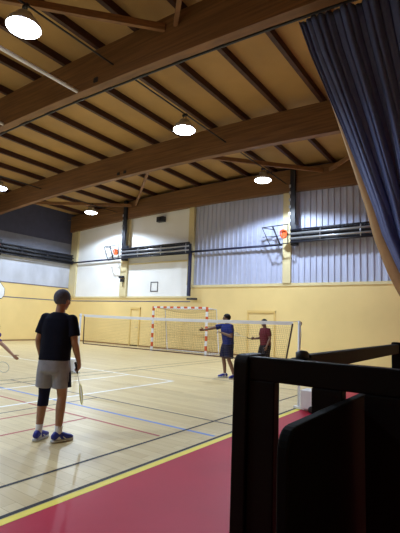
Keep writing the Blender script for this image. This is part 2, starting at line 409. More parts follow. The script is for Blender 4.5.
o = sq.build('target_frame', MT['navy']); o.location = (-14.86, YB+.03, 3.17); tag(o, 'small dark square outline frame on the white panel above the goal', 'frame')
cm = empty('wall_camera', (-17.1, YB-.1, 3.55)); tag(cm, 'small black device on the cream column left of the goal', 'wall device')
MB().box(-.22, .12, -.14, -.02, .12, .24).build('device_head', MT['black'], cm, bevel=.015)
MB().box(-.04, .1, -.2, 0, -.1, .08).build('device_body', MT['black'], cm, bevel=.015)
MB().tube([(.03, -.04, .2), (.03, -.04, -.35)], .015).build('device_cable', MT['black'], cm)

def hoop_frame(nm, loc, rz, lab, L=4.5, mast=True):
    """folded wall hoop: origin at the hinge post on the wall, the arm folded along +X, the ring end along -X"""
    t = empty(nm, loc, rz); tag(t, lab, 'basketball hoop', 'folded basketball hoop frames')
    MB().box(.15, L, -.3, -.18, -.26, .2).build('folded_panel', MT['black'], t)
    for z, y in ((.23, -.36), (.06, -.42), (-.14, -.42), (-.29, -.36)):
        MB().tube([(-.1, y, z), (L, y, z)], .04, 10).build('arm_tube', MT['silver'] if mast and abs(z) < .2 else MT['black'], t)
    for k in range(6):
        x = .4+k*(L-.6)/5
        b = MB(); b.tube([(x, -.36, .23), (x, -.42, .06), (x, -.42, -.14), (x, -.36, -.29)], .022, 8); b.tube([(x, -.42, -.02), (x, -.2, -.02)], .02, 8); b.build('cross_strut', MT['silver'] if mast and k % 2 else MT['black'], t)
    b = MB(); pts = [(-1.35, -.5, .42), (-.15, -.5, .46), (-.15, -.5, -.34), (-.95, -.5, -.38)]
    b.tube(pts, .028, 8, closed=True); b.tube([(-1.35, -.5, .42), (-.9, -.18, .36)], .02); b.tube([(-.85, -.52, .44), (-.5, -.52, -.36)], .035, 8)
    b.tube([(-.95, -.5, -.38), (-.7, -.18, -.3)], .02); b.tube([(-1.32, -.5, .0), (-.15, -.5, .0)], .012)
    b.build('backboard_frame', MT['black'], t)
    b = MB(); ring = [(-.32+.15*math.cos(a), -.56-.06*math.sin(a), .05+.16*math.sin(a)) for a in [2*PI*k/20 for k in range(20)]]
    b.tube(ring, .028, 8, closed=True); b.box(-.42, -.2, -.55, -.5, -.06, .2)
    b.build('hoop_ring', MT['orange'], t)
    b = MB(); b.box(-.12, .12, -.3, 0, -.4, .45); b.build('hinge_bracket', MT['black'], t)
    if mast:
        b = MB(); b.box(-.16, .06, -.3, -.17, .45, 3.0); b.build('mast', MT['black'], t)
        for k in range(6): MB().box(-.2, -.12, -.32, -.0, .6+k*.3, .72+k*.3).build('mast_bracket', MT['silver'], t)
    return t
hoop_frame('basketball_hoop', (-16.92, YB-.1, 5.03), 0, 'black folded hoop frame with orange ring on the cream left end wall', 4.65)
hoop_frame('basketball_hoop', (-6.9, YB-.1, 5.15), 0, 'black folded hoop frame with orange ring on the ribbed right end wall')
hoop_frame('basketball_hoop', (XL+.02, 11.7, 4.95), PI/2, 'black folded basketball hoop frame high along the left wall', 4.7, False)

# white practice backboard on the left wall
bb = empty('basketball_backboard', (XL+.05, 11.72, 2.25)); tag(bb, 'white basketball backboard with dark rim on the left wall at the picture edge', 'backboard')
def poly_slab(pts, y0, y1):
    n = len(pts); b = MB()
    return b.add([(x, y0, z) for x, z in pts]+[(x, y1, z) for x, z in pts], [tuple(range(n)), tuple(range(n, 2*n))[::-1]]+[(i, (i+1) % n, n+(i+1) % n, n+i) for i in range(n)])
def half(s, k): return [(-.6*s, 0+k), (.5*s, 0+k), (.62*s, .2), (.62*s, .55), (.35*s, .88-k), (-.35*s, .88-k), (-.6*s, .6)]
o = poly_slab(half(1, .03), -.03, 0).build('board_face', MT['white_board'], bb); o.rotation_euler = (0, 0, PI/2)
o = poly_slab(half(1.06, 0), 0, .03).build('board_rim', MT['navy'], bb); o.rotation_euler = (0, 0, PI/2)
MB().box(-.045, -.03, -.25, .25, .3, .6).build('wall_bracket', MT['black'], bb)

# ------------------------------------------------------------------ handball goal
GX, GY = -13.36, 15.03
g = empty('handball_goal', (GX+1.5, GY, 0)); tag(g, 'handball goal with red and white striped posts in front of the yellow end wall', 'goal')
def striped(a, b, nb, first):
    m = MB(); a = V(a); b = V(b)
    for k in range(nb):
        m.bar(a.lerp(b, k/nb), a.lerp(b, (k+1)/nb), .08, .08, (0, 1, 0), (k+first) % 2)
    return m
for s in (-1, 1):
    striped((s*1.54, 0, 0), (s*1.54, 0, 2.08), 10, 1).build('goal_post', [MT['goal_red'], MT['white_metal']], g)
striped((-1.5, 0, 2.04), (1.5, 0, 2.04), 15, 1).build('crossbar', [MT['goal_red'], MT['white_metal']], g)
for s in (-1, 1):
    MB().tube([(s*1.5, 0, 2.04), (s*1.5, .8, 2.0), (s*1.5, 1.1, 0.03), (s*1.5, 0.04, .03)], .022, 8).build('side_stay', MT['white_metal'], g)
MB().tube([(-1.5, 1.1, .03), (1.5, 1.1, .03)], .022, 8).build('ground_bar', MT['white_metal'], g)
MB().tube([(-1.5, .8, 2.0), (1.5, .8, 2.0)], .02, 8).build('rear_bar', MT['white_metal'], g)
b = MB()
def gp(u_, t): # net surface: u_ -1..1 across, t 0..1 from crossbar over the top and down the back
    sag = .18*(1-u_*u_)
    if t < .28: k = t/.28; return V((1.5*u_, .04+.72*k, 2.02-.04*k-sag*math.sin(PI*k*.5)))
    k = (t-.28)/.72; return V((1.5*u_*(1-.03*math.sin(PI*k)), .76+.2*k-sag*.6*math.sin(PI*k), 1.98-sag*(1-k)-1.93*k))
for i in range(25): b.tube([gp(-1+2*i/24, k/14) for k in range(15)], .0045, 4, cap=False)
for k in range(1, 22): b.tube([gp(-1+2*i/16, k/22) for i in range(17)], .0045, 4, cap=False)
for s in (-1, 1):
    for k in range(1, 14):
        z = 2.0*k/14; b.tube([(s*1.5, .04, z), (s*1.48, .4, z-.05), (s*1.5, 1.08-.3*z/2, z)], .0045, 4, cap=False)
    for k in range(1, 7): b.tube([(s*1.5, .04+k*.13, 2.0), (s*1.48, .04+k*.15, .03)], .0045, 4, cap=False)
b.build('goal_netting', MT['goal_net'], g)

# ------------------------------------------------------------------ badminton net
NX, NY = -2.98, 7.31
def net_post(x, s, lab):
    t = empty('net_post', (x, NY, 0)); tag(t, lab, 'net post', 'badminton net posts')
    MB().tube([(0, 0, .03), (0, 0, 1.55)], .024, 12).build('upright', MT['white_metal'], t)
    b = MB(); b.box(min(s*.09, s*.5), max(s*.09, s*.5), -.16, .16, .05, .36); b.build('counterweight', MT['white_metal'], t, bevel=.012)
    MB().box(min(-s*.08, s*.5), max(-s*.08, s*.5), -.05, .05, .012, .05).build('base_plate', MT['white_metal'], t)
    for yy in (-.17, .17):
        o = MB().lathe([(.02, -.02), (.055, -.02), (.055, .02), (.02, .02)], 16).build('wheel', MT['rubber'], t); o.matrix_local = M.Translation((s*.3, yy, .055)) @ M.Rotation(PI/2, 4, 'X')
    b = MB(); b.box(-s*.02, s*.045, -.02, .02, 1.47, 1.53); b.tube([(.03, -.02, 1.5), (.05, -.03, 1.3), (.03, -.025, 1.05)], .005, 6); b.build('cord_cleat', MT['silver'], t)
net_post(NX, 1, 'white net post with white counterweight box beside the yellow line')
net_post(NX-6.1, -1, 'white net post behind the navy-shirted man')
nt_ = empty('badminton_net', (0, NY, 0)); tag(nt_, 'long badminton net with white top tape across the court', 'net')
XT0, XT1, XB0, XB1 = NX-5.95, NX-.12, NX-5.92, NX-.26
ZT, ZB_ = 1.53, .78
def npnt(a, c):  # a 0..1 left to right, c 0..1 top to bottom
    x = (XT0+(XT1-XT0)*a)*(1-c)+(XB0+(XB1-XB0)*a)*c
    return V((x, 0, (ZT-.02*4*a*(1-a))*(1-c)+ZB_*c))
b = MB()
for i in range(14):
    p, q = npnt(i/14, 0), npnt((i+1)/14, 0)
    b.bar(p-V((0, 0, .03)), q-V((0, 0, .03)), .008, .06)
b.tube([(NX-6.075, 0, 1.535)]+[npnt(i/14, 0) for i in range(15)]+[(NX-.025, 0, 1.535)], .005, 6)
b.build('top_tape', MT['tape'], nt_)
b = MB()
for i in range(1, 150): b.tube([npnt(i/150, .09), npnt(i/150, 1)], .0013, 4, cap=False)
for k in range(1, 19): b.tube([npnt(0, .09+.91*k/19), npnt(.5, .09+.91*k/19), npnt(1, .09+.91*k/19)], .0013, 4, cap=False)
b.build('netting', MT['net'], nt_)
b = MB(); b.tube([npnt(i/8, 1) for i in range(9)], .012, 6); b.build('bottom_cord', MT['tape_dark'], nt_)
for a in (0, 1):
    MB().bar(npnt(a, .05), npnt(a, 1), .01, .03, (1, 0, 0)).build('side_tape', MT['tape_dark'], nt_)

# ------------------------------------------------------------------ curtain
def curtain():
    t = empty('curtain', (-2.7, 6.75, 0)); tag(t, 'tall dark blue-grey curtain drawn aside at the upper right', 'curtain')
    edge = [(7.2, -2.86), (6.3, -2.58), (5.5, -2.29), (4.75, -2.02), (3.99, -1.76), (3.4, -1.56), (2.89, -1.41), (2.34, -1.19), (1.9, -.97), (1.6, -.8)]
    def ex(z):
        for (z0, x0), (z1, x1) in zip(edge, edge[1:]):
            if z <= z0 and z >= z1: return x0+(x1-x0)*(z0-z)/(z0-z1)
        return edge[-1][1] if z < 1.6 else edge[0][1]
    def surf(u_, v_, off=0):
        # u_ across (0 at the free edge), v_ down (0 top)
        zt = zb(-2.8+4.0*u_)+.085; z = zt-v_*(zt-1.6)
        W = 3.9; xr0 = -2.86+W
        g_ = v_**1.25
        xr = xr0*(1-g_)+(-.25)*g_            # the far side pulled in to the tie
        xl = ex(z)
        xx = xl+(xr-xl)*u_
        env = .55+.45*v_
        ph = u_*31*2*PI+2.2*math.sin(u_*9)+1.3*math.sin(u_*23)+.9*math.sin(v_*3+u_*5)
        A = (.055*math.sin(ph)+.075*math.sin(u_*2*PI*8.3+2*v_)+.035*math.sin(ph*.37+4*v_)+.015*math.sin(ph*2.3+5*v_))*env
        if u_ < .02: A *= u_/.02
        z -= .10*u_*v_*(1-v_)
        xx += .03*math.cos(ph)*env*(1 if u_ > .01 else 0)
        return V((xx+2.7, A+off, z))
    nu, nv = 420, 46
    def sheet(off):
        return [surf(i/nu, k/nv, off) for k in range(nv+1) for i in range(nu+1)]
    b = MB(); W_ = nu+1
    fs = [(k*W_+i, k*W_+i+1, (k+1)*W_+i+1, (k+1)*W_+i) for k in range(nv) for i in range(nu)]
    b.add(sheet(0), fs, 0, True)
    o = b.build('curtain_cloth', MT['curtain'], t, fix=False)
    md = o.modifiers.new('thick', 'SOLIDIFY'); md.thickness = .006
    # turned hem at the free edge, widening downwards, showing the tan back of the cloth
    b = MB(); vs = []; n = 40
    for k in range(n+1):
        v_ = .3+.7*k/n; p = surf(0, v_)
        wd = .2*min(1, (k/n)*1.15)+.004
        for q, (dx, dy) in enumerate(((.03, .02), (-wd*.5, .035), (-wd, .06), (-wd*.4, .085), (.03, .08))): vs.append(p+V((dx, dy, -.01)))
    fs = [(k*5+q, k*5+q+1, k*5+5+q+1, k*5+5+q) for k in range(n) for q in range(4)]
    b.add(vs, fs, 0, True)
    o = b.build('curtain_hem', MT['lining'], t, fix=False); md = o.modifiers.new('thick', 'SOLIDIFY'); md.thickness = .005
    o['label'] = 'tan hem of the curtain'
    # below the tie the cloth falls to the floor
    b = MB(); vs = []; n = 160; rows = 8
    for k in range(rows+1):
        z = 1.6-1.58*k/rows; f_ = 1+.25*math.sin(PI*.5*k/rows)
        for i in range(n):
            a = 2*PI*i/n; rr = 1+.13*math.sin(14*a)
            vs.append((2.7-.52+.28*f_*rr*math.cos(a), .12*f_*rr*math.sin(a), z))
    fs = [(k*n+i, k*n+(i+1) % n, (k+1)*n+(i+1) % n, (k+1)*n+i) for k in range(rows) for i in range(n)]
    b.add(vs, fs, 0, True); b.build('curtain_tail', MT['curtain'], t)
    b = MB(); b.tube([(2.7-.52+.31*math.cos(a), .15*math.sin(a), 1.62) for a in [2*PI*k/24 for k in range(24)]], .03, 8, closed=True); b.build('tie_band', MT['lining'], t)
    for k in range(22):
        x = -.1+k*.17; z = zb(x-2.7)+.085
        MB().tube([(x+.012*math.cos(a), -.03, z+.008+.014*math.sin(a)) for a in [2*PI*j/8 for j in range(8)]], .004, 5, closed=True).build('curtain_hook', MT['silver'], t)
curtain()

# ------------------------------------------------------------------ dark barrier in the foreground
def rounded(pts, rad, seg=6):
    """2-D polygon with each corner rounded by rad[i]"""
    out = []; n = len(pts)
    for i in range(n):
        p, a, c = V(pts[i]), V(pts[i-1]), V(pts[(i+1) % n]); rr = rad[i]
        if rr <= 0: out.append(tuple(p)); continue
        d1 = (a-p).normalized(); d2 = (c-p).normalized()
        p1, p2 = p+d1*rr, p+d2*rr
        for k in range(seg+1):
            t_ = k/seg; out.append(tuple((1-t_)**2*p1+2*t_*(1-t_)*p+t_*t_*p2))
    return out
BT = 1.38
br = empty('wooden_barrier', (-.656, 1.22, 0)); tag(br, 'near-black wooden barrier with post and top rail in the right foreground', 'barrier')
def yz_slab(pts, x0, x1):
    n = len(pts)
    return MB().add([(x0, y, z) for y, z in pts]+[(x1, y, z) for y, z in pts], [tuple(range(n))[::-1], tuple(range(n, 2*n))]+[(i, (i+1) % n, n+(i+1) % n, n+i) for i in range(n)])
o = yz_slab(rounded([(-.03, 0), (.1, 0), (.1, BT+.004), (-.03, BT+.004)], [0, 0, .01, .035]), -.052, .0).build('post', MT['dark_wood'], br, bevel=.006)
MB().box(0, 1.3, -.02, .02, BT-.072, BT).build('top_rail', MT['dark_wood'], br, bevel=.005)
MB().box(0, .088, -.02, .02, 0, BT-.072).build('stile', MT['dark_wood'], br, bevel=.004)
MB().box(.204, .292, -.02, .02, 0, BT-.072).build('stile', MT['dark_wood'], br, bevel=.004)
MB().box(.35, 1.3, -.02, .02, 0, BT-.072).build('infill_board', MT['dark_wood'], br, bevel=.004)
sr = empty('side_rail', (-.575, 1.47, 0)); tag(sr, 'dark wooden handrail running away behind the barrier to the right', 'handrail')
MB().box(-.02, .02, 0, 1.6, BT-.06, BT).build('rail', MT['dark_wood'], sr, bevel=.005)
MB().box(-.03, .03, 1.6, 1.68, 0, BT+.012).build('rail_post', MT['dark_wood'], sr, bevel=.008)
b = MB(); b.box(-.03, .03, -.06, 0, BT-.07, BT-.01); b.box(-.03, .02, -.228, -.06, BT-.06, BT-.012); b.build('rail_end', MT['dark_wood'], sr, bevel=.004)
MB().lathe([(.016, BT-.02), (.023, BT-.01), (.023, BT+.008), (.016, BT+.014), (.004, BT+.016)], 20, (0, -.03, 0)).build('post_knob', MT['black'], sr)
pn = empty('dark_panel', (-.331, .765, 0)); tag(pn, 'black upright panel with a rounded corner in the bottom right foreground', 'panel')
yz_slab(rounded([(0, 0), (.62, 0), (.62, 1.29), (0, 1.29)], [0, 0, 0, .05]), -.025, .0).build('panel_board', MT['dark_panel'], pn, bevel=.005)

# ------------------------------------------------------------------ people
def bake(o, voxel, smooth=4, sub=False):
    """fuse the overlapping lofts of a figure into one continuous surface"""
    md = o.modifiers.new('fuse', 'REMESH'); md.mode = 'VOXEL'; md.voxel_size = voxel; md.use_smooth_shade = True
    sm = o.modifiers.new('soft', 'SMOOTH'); sm.iterations = smooth; sm.factor = .5
    dg = bpy.context.evaluated_depsgraph_get(); dg.update()
    me = bpy.data.meshes.new_from_object(o.evaluated_get(dg))
    me.name = o.data.name; old = o.data; mats = list(old.materials)
    o.modifiers.clear(); o.data = me
    me.materials.clear()
    for m in mats: me.materials.append(m)
    for p in me.polygons: p.use_smooth = True
    return o

def hand(mb, wr, d, n, out, curl, s=1.0):
    """wrist point, direction of the fingers, palm normal, thumb side, finger curl in radians"""
    wr = V(wr); d = V(d).normalized(); n = V(n); n = (n-d*n.dot(d)).normalized(); sd = d.cross(n).normalized()
    if sd.dot(V(out)) < 0: sd = -sd
    mb.loft([(wr-d*.02, sd, n, .024*s, .02*s), (wr+d*.02*s, sd, n, .03*s, .017*s), (wr+d*.06*s, sd, n, .041*s, .015*s), (wr+d*.088*s, sd, n, .039*s, .0125*s), (wr+d*.096*s, sd, n, .03*s, .008*s)], 16)
    for k, (off, L) in enumerate(((.03, .92), (.0105, 1.03), (-.009, .96), (-.028, .76))):
        p = wr+d*.085*s+sd*off*s; a = curl*.45
        for j, seg in enumerate((.038, .027, .021)):
            dd = (d*math.cos(a)+n*math.sin(a)+sd*off*.9*(1-min(1, curl))).normalized()
            q = p+dd*seg*L*s
            mb.caps(p, q, (.0098-.0008*j)*s, (.0092-.001*j)*s, 10); p = q; a += curl*.75
    p = wr+d*.03*s+sd*.03*s
    for j, (seg, a) in enumerate(((.036, .75), (.032, .45+curl*.2), (.024, .2+curl*.4))):
        dd = (d*math.cos(a)+sd*math.sin(a)*(.95-.5*min(1, curl)*j/2)+n*.45*min(1.2, curl)*(j+1)/2).normalized()
        q = p+dd*seg*s; mb.caps(p, q, (.0125-.001*j)*s, (.011-.001*j)*s, 10); p = q

def racket(loc, d, n, fm, lab, group='badminton rackets'):
    d = V(d).normalized(); n = V(n); n = (n-d*n.dot(d)).normalized(); sd = n.cross(d).normalized()
    t = empty('badminton_racket'); m_ = M.Identity(4)
    for i in range(3): m_[i][0] = sd[i]; m_[i][1] = n[i]; m_[i][2] = d[i]; m_[i][3] = V(loc)[i]
    m_ = m_.copy(); t.matrix_world = m_; tag(t, lab, 'racket', group)
    MB().tube([(0, 0, -.02), (0, 0, -.015), (0, 0, .15), (0, 0, .16)], [.015, .0155, .0125, .008], 10).build('grip', MT['grip'], t)
    MB().tube([(0, 0, .155), (0, 0, .385)], .0042, 8).build('shaft', MT['shaft'], t)
    C_ = .52; A, B_ = .108, .138
    pts = [(A*math.sin(q)*(1-.06*math.cos(q)), 0, C_-B_*math.cos(q)) for q in [2*PI*k/40 for k in range(40)]]
    MB().tube(pts, .0065, 8, closed=True).build('head_frame', MT[fm], t)
    b = MB()
    for k in range(-5, 6):
        x = k*.0185; h = B_*math.sqrt(max(0, 1-(x/A)**2))*.98
        if h > .02: b.tube([(x, 0, C_-h), (x, 0, C_+h)], .0009, 4, cap=False)
    for k in range(-6, 7):
        z = k*.0195; h = A*math.sqrt(max(0, 1-(z/B_)**2))*.98
        if h > .02: b.tube([(-h, 0, C_+z), (h, 0, C_+z)], .0009, 4, cap=False)
    b.build('string_bed', MT['string'], t)
    return t

def person(spec):
    J = {k: V(v) for k, v in spec['J'].items()}; s = spec.get('s', 1.0); vox = spec.get('vox', .008)
    t = empty('person', spec['loc'], spec['rz']); t.scale = (spec.get('scale', 1),)*3; tag(t, spec['label'], 'person')
    sd = (J['sr']-J['sl']).normalized(); hs = (J['hr']-J['hl']).normalized()
    sp = (J['neck']-J['pelvis']); spn = sp.normalized(); fr = spn.cross(sd); fr = -fr if fr.dot(V((0, 1, 0))) < 0 else fr
    skin = MT[spec.get('skin', 'skin')]
    R = M.Rotation(spec.get('head_yaw', 0), 3, 'Z') @ M.Rotation(spec.get('head_pitch', 0), 3, 'X')
    H = J['head']
    b = MB()
    # trunk and neck
    rings = []
    for k, (rx, ry, f) in zip((-.12, 0, .2, .45, .7, .88, .98), ((.12, .1, 0), (.16, .11, 0), (.145, .1, 0), (.15, .1, .005), (.165, .105, .01), (.13, .085, 0), (.06, .055, 0))):
        ax = hs.lerp(sd, max(0, min(1, k)))
        rings.append((J['pelvis']+sp*k+fr*f, ax, fr, rx*s, ry*s))
    b.loft(rings, 24, 2.3)
    b.caps(J['neck']-spn*.04, H-R @ V((0, .015, .05*s)), .06*s, .054*s)
    for S_ in ('l', 'r'):
        sh, el, wr = J['s'+S_], J['e'+S_], J['w'+S_]
        b.caps(J['neck']-spn*.085+(sh-J['neck'])*.3, sh-V((0, 0, .012)), .05*s, .048*s)
        b.caps(sh-V((0, 0, .012)), sh.lerp(el, .45), .049*s, .05*s); b.caps(sh.lerp(el, .4), el, .05*s, .039*s)
        b.caps(el, el.lerp(wr, .3), .039*s, .042*s); b.caps(el.lerp(wr, .3), wr, .042*s, .026*s)
        sgn = -1 if S_ == 'l' else 1
        hd = spec['hand'][S_]
        hand(b, wr, hd['d'], hd['n'], hd['out'], hd['curl'], s)
        hp, kn, an = J['h'+S_], J['k'+S_], J['a'+S_]
        b.caps(hp, hp.lerp(kn, .4), .088*s, .082*s); b.caps(hp.lerp(kn, .4), kn, .082*s, .055*s)
        back = (kn-an).cross(hs); back = back if back.y < 0 else -back
        back.normalize()
        b.caps(kn, kn.lerp(an, .32)+back*.012*s, .054*s, .056*s); b.caps(kn.lerp(an, .3)+back*.012*s, an, .056*s, .035*s)
        toe = V(spec['toe'][S_]).normalized()
        b.caps(an, an+V((0, 0, -.04*s))+toe*.02, .035*s, .035*s)
    # head: skull, jaw, nose, ears
    hz = s*spec.get('head_s', 1)
    def hp_(x, y, z): return H+R @ V((x*hz, y*hz, z*hz))
    b.ell(hp_(0, -.012, .022), (.076*hz, .096*hz, .095*hz), R, 22, 14)
    b.ell(hp_(0, .022, -.04), (.058*hz, .066*hz, .074*hz), R, 20, 12)
    b.ell(hp_(0, .055, -.088), (.026*hz, .024*hz, .02*hz), R, 14, 8)
    b.caps(hp_(0, .082, .012), hp_(0, .104, -.026), .009*hz, .0135*hz, 10)
    b.ell(hp_(0, .076, .03), (.05*hz, .016*hz, .012*hz), R, 14, 8)
    for q in (-1, 1):
        b.ell(hp_(q*.077, -.012, -.008), (.011*hz, .019*hz, .031*hz), R, 12, 8)
        b.ell(hp_(q*.04, .06, -.02), (.02*hz, .022*hz, .022*hz), R, 12, 8)
    bake(b.build('body', skin, t), vox, 3)
    for q in (-1, 1):
        MB().ell(hp_(q*.031, .083, .008), (.013*hz, .008*hz, .008*hz), R, 10, 8).build('eye', MT['eye'], t)
        MB().caps(hp_(q*.048, .082, .028), hp_(q*.018, .092, .03), .0045*hz, .005*hz, 8).build('eyebrow', MT['hair'], t)
    MB().ell(hp_(0, .086, -.058), (.024*hz, .009*hz, .008*hz), R, 12, 8).build('mouth', MT['lip'], t)
    # hair or cap
    b = MB(); b.ell(hp_(0, -.016, .028), (.079*hz, .099*hz, .095*hz), R, 40, 30)
    vs = [V(v) for v in b.v]; cut = MB()
    keep = []
    for f in b.f:
        c = sum((vs[i] for i in f), V())/len(f); l = R.inverted() @ (c-H)/hz
        if spec['hair_kind'] == 'cap': ok = l.z > .028
        elif spec['hair_kind'] == 'short': ok = l.z > (.05 if l.y > .04 else (.004 if l.y > -.02 else -.05+.12*abs(l.x)))
        else: ok = l.z > (.06 if l.y > .035 else (.012 if l.y > -.015 else -.05))
        if ok: keep.append(f)
    cut.add(vs, keep, 0, True)
    o = cut.build('cap' if spec['hair_kind'] == 'cap' else 'hair', MT[spec['hair']], t); md = o.modifiers.new('thick', 'SOLIDIFY'); md.thickness = .009*hz; md.offset = 1 if spec['hair_kind'] == 'cap' else .6
    if spec['hair_kind'] == 'cap':
        pk = MB(); ring = []
        for i in range(13):
            a = -1.1+2.2*i/12; ring.append((math.sin(a)*.072, .066+math.cos(a)*.02)); 
        vs = [hp_(x, y, .034) for x, y in ring]+[hp_(x*.92, y+.075*math.cos(1.2*(-1.1+2.2*i/12)), .018) for i, (x, y) in enumerate(ring)]
        pk.add(vs, [(i, i+1, 13+i+1, 13+i) for i in range(12)], 0, True)
        p_ = pk.build('cap_peak', MT[spec['hair']], o); m2 = p_.modifiers.new('thick', 'SOLIDIFY'); m2.thickness = .006
        # short hair under the cap at the nape
        hb = MB(); hb.ell(hp_(0, -.014, .012), (.081*hz, .1*hz, .07*hz), R, 24, 14); vs = [V(v) for v in hb.v]; kp = []
        for f in hb.f:
            c = sum((vs[i] for i in f), V())/len(f); l = R.inverted() @ (c-H)/hz
            if l.y < .02 and -.045 < l.z < .035: kp.append(f)
        h2 = MB(); h2.add(vs, kp, 0, True); q_ = h2.build('hair', MT['hair'], t); m3 = q_.modifiers.new('thick', 'SOLIDIFY'); m3.thickness = .006
    # shirt
    BR = spec.get('broad', 1)
    b = MB(); rings = []
    for k, (rx, ry, f) in zip(spec.get('shirt_k', (-.08, .12, .4, .66, .84, .95, 1.0)), ((.19, .13, .0), (.186, .126, 0), (.194, .126, .005), (.208, .128, .008), (.182, .11, 0), (.125, .088, 0), (.074, .068, 0))):
        ax = hs.lerp(sd, max(0, min(1, k))); rings.append((J['pelvis']+sp*k+fr*f, ax, fr, rx*s*BR, ry*s*BR))
    b.loft(rings, 28, 2.4)
    for S_ in ('l', 'r'):
        sh, el = J['s'+S_], J['e'+S_]; dd = (el-sh).normalized()
        b.caps(J['neck']-spn*.085+(sh-J['neck'])*.3, sh-V((0, 0, .004)), .072*s, .067*s)
        e1 = sh.lerp(el, .72); a1 = dd.cross(fr).normalized(); a2 = dd.cross(a1).normalized()
        b.loft([(sh-dd*.02, a1, a2, .062*s, .062*s), (sh.lerp(el, .2), a1, a2, .07*s, .068*s), (e1, a1, a2, .074*s, .068*s)], 18)
    bake(b.build('shirt', MT[spec['shirt']], t), vox, 8)
    # shorts
    b = MB(); pd = V((0, 0, -1))
    b.loft([(J['pelvis']+spn*.03, hs, fr, .168*s*BR, .118*s*BR), (J['pelvis']-spn*.06, hs, fr, .178*s*BR, .126*s*BR), (J['pelvis']-spn*.17, hs, fr, .172*s*BR, .12*s*BR), (J['pelvis']-spn*.2, hs, fr, .13*s*BR, .09*s*BR)], 26, 2.4)
    for S_ in ('l', 'r'):
        hp, kn = J['h'+S_], J['k'+S_]; dd = (kn-hp).normalized(); a1 = hs-dd*hs.dot(dd); a1.normalize(); a2 = dd.cross(a1)
        e1 = hp.lerp(kn, spec.get('shorts_len', .74))
        b.loft([(hp+V((0, 0, .02)), a1, a2, .098*s, .108*s), (hp.lerp(kn, .3), a1, a2, .108*s*BR, .112*s*BR), (e1, a1, a2, .108*s*BR, .11*s*BR)], 20, 2.2)
    so = bake(b.build('shorts', MT[spec['shorts']], t), vox, 3)
    if spec.get('stripe'):
        hp, kn = J['hr'], J['kr']; e1 = hp.lerp(kn, spec.get('shorts_len', .74)-.01); dd = (kn-hp).normalized()
        o1 = J['pelvis']+hs*.172*s; o2 = hp.lerp(kn, .3)+hs*.106*s; o3 = e1+hs*.1075*s
        b = MB(); vs = []
        for p in (o1-V((0, 0, .06)), o2, o3):
            for q in (-1, 0, 1): vs.append(p+fr*q*.05*s+hs*(.006 if q == 0 else -.008))
        b.add(vs, [(0, 1, 4, 3), (1, 2, 5, 4), (3, 4, 7, 6), (4, 5, 8, 7)], 0, True)
        o = b.build('side_stripe', MT['navy_short'], so); o.modifiers.new('thick', 'SOLIDIFY').thickness = .006; o['label'] = 'navy side stripe'
    # footwear
    for S_ in ('l', 'r'):
        an, kn = J['a'+S_], J['k'+S_]; toe = V(spec['toe'][S_]); toe.z = 0; toe.normalize(); up = (kn-an).normalized(); sx = toe.cross(V((0, 0, 1)))
        MB().loft([(an-V((0, 0, .05*s)), sx, toe, .04*s, .045*s), (an+up*.02, sx, toe, .038*s, .042*s), (an+up*spec.get('sock', .09), sx, toe, .044*s, .047*s), (an+up*(spec.get('sock', .09)+.004), sx, toe, .036*s, .038*s)], 18).build('sock', MT['sock'], t)
        g_ = V((an.x, an.y, spec.get('ground', 0)))
        c0 = g_-toe*.075*s
        prof = [(-.0, .026, .025, .05), (.03, .036, .045, .06), (.085, .039, .05, .055), (.14, .042, .042, .045), (.2, .048, .03, .033), (.245, .042, .022, .026), (.272, .022, .012, .018)]
        sh_ = MB().loft([(c0+toe*x*s+V((0, 0, zc*s+.018)), sx, V((0, 0, 1)), rx*s, rz_*s) for x, rx, rz_, zc in prof], 18, 2.3).build('shoe', MT[spec.get('shoe', 'shoe')], t)
        MB().loft([(c0+toe*x*s+V((0, 0, .016)), sx, V((0, 0, 1)), (rx+.004)*s, .016*s) for x, rx, _, _2 in prof], 18, 4).build('sole', MT['sole'], sh_)
        MB().loft([(c0+toe*x*s+V((0, 0, z)), sx, V((0, 0, 1)), rx*s, rz_*s) for x, z, rx, rz_ in ((.1, .085, .034, .026), (.14, .075, .036, .02), (.185, .062, .036, .012))], 14).build('shoe_tongue', MT['shoe_dark'], sh_)
        for k in range(3):
            p = c0+toe*(.115+.03*k)*s+V((0, 0, .108-.016*k)); MB().tube([p-sx*.026, p+V((0, 0, .006)), p+sx*.026], .004, 6).build('lace', MT['sock'], sh_)
        for q in (-1, 1):
            p = c0+toe*.16*s+sx*q*.046*s+V((0, 0, .03)); MB().tube([p, p-toe*.04+V((0, 0, .03))-sx*q*.006], .005, 6).build('shoe_stripe', MT['sock'], sh_)
    if spec.get('sleeve'):
        hp, kn, an = J['hl'], J['kl'], J['al']
        p0, p1, p2 = hp.lerp(kn, .66), kn, kn.lerp(an, .26)
        b = MB(); ax = hs; fy = V((0, 1, 0))
        b.loft([(p0, ax, fy, .074*s, .078*s), (p0.lerp(p1, .5), ax, fy, .068*s, .072*s), (p1, ax, fy, .063*s, .066*s), (p2, ax, fy, .062*s, .07*s), (p2-V((0, 0, .008)), ax, fy, .056*s, .064*s)], 22)
        b.build('knee_sleeve', MT['navy_short'], t)['label'] = 'navy knee sleeve on the left leg'
    return t

def to_world(spec, p):
    c, s_ = math.cos(spec['rz']), math.sin(spec['rz']); x, y, z = p; L = spec['loc']
    return V((L[0]+c*x-s_*y, L[1]+s_*x+c*y, L[2]+z))
def dir_world(spec, p):
    c, s_ = math.cos(spec['rz']), math.sin(spec['rz']); return V((c*p[0]-s_*p[1], s_*p[0]+c*p[1], p[2]))

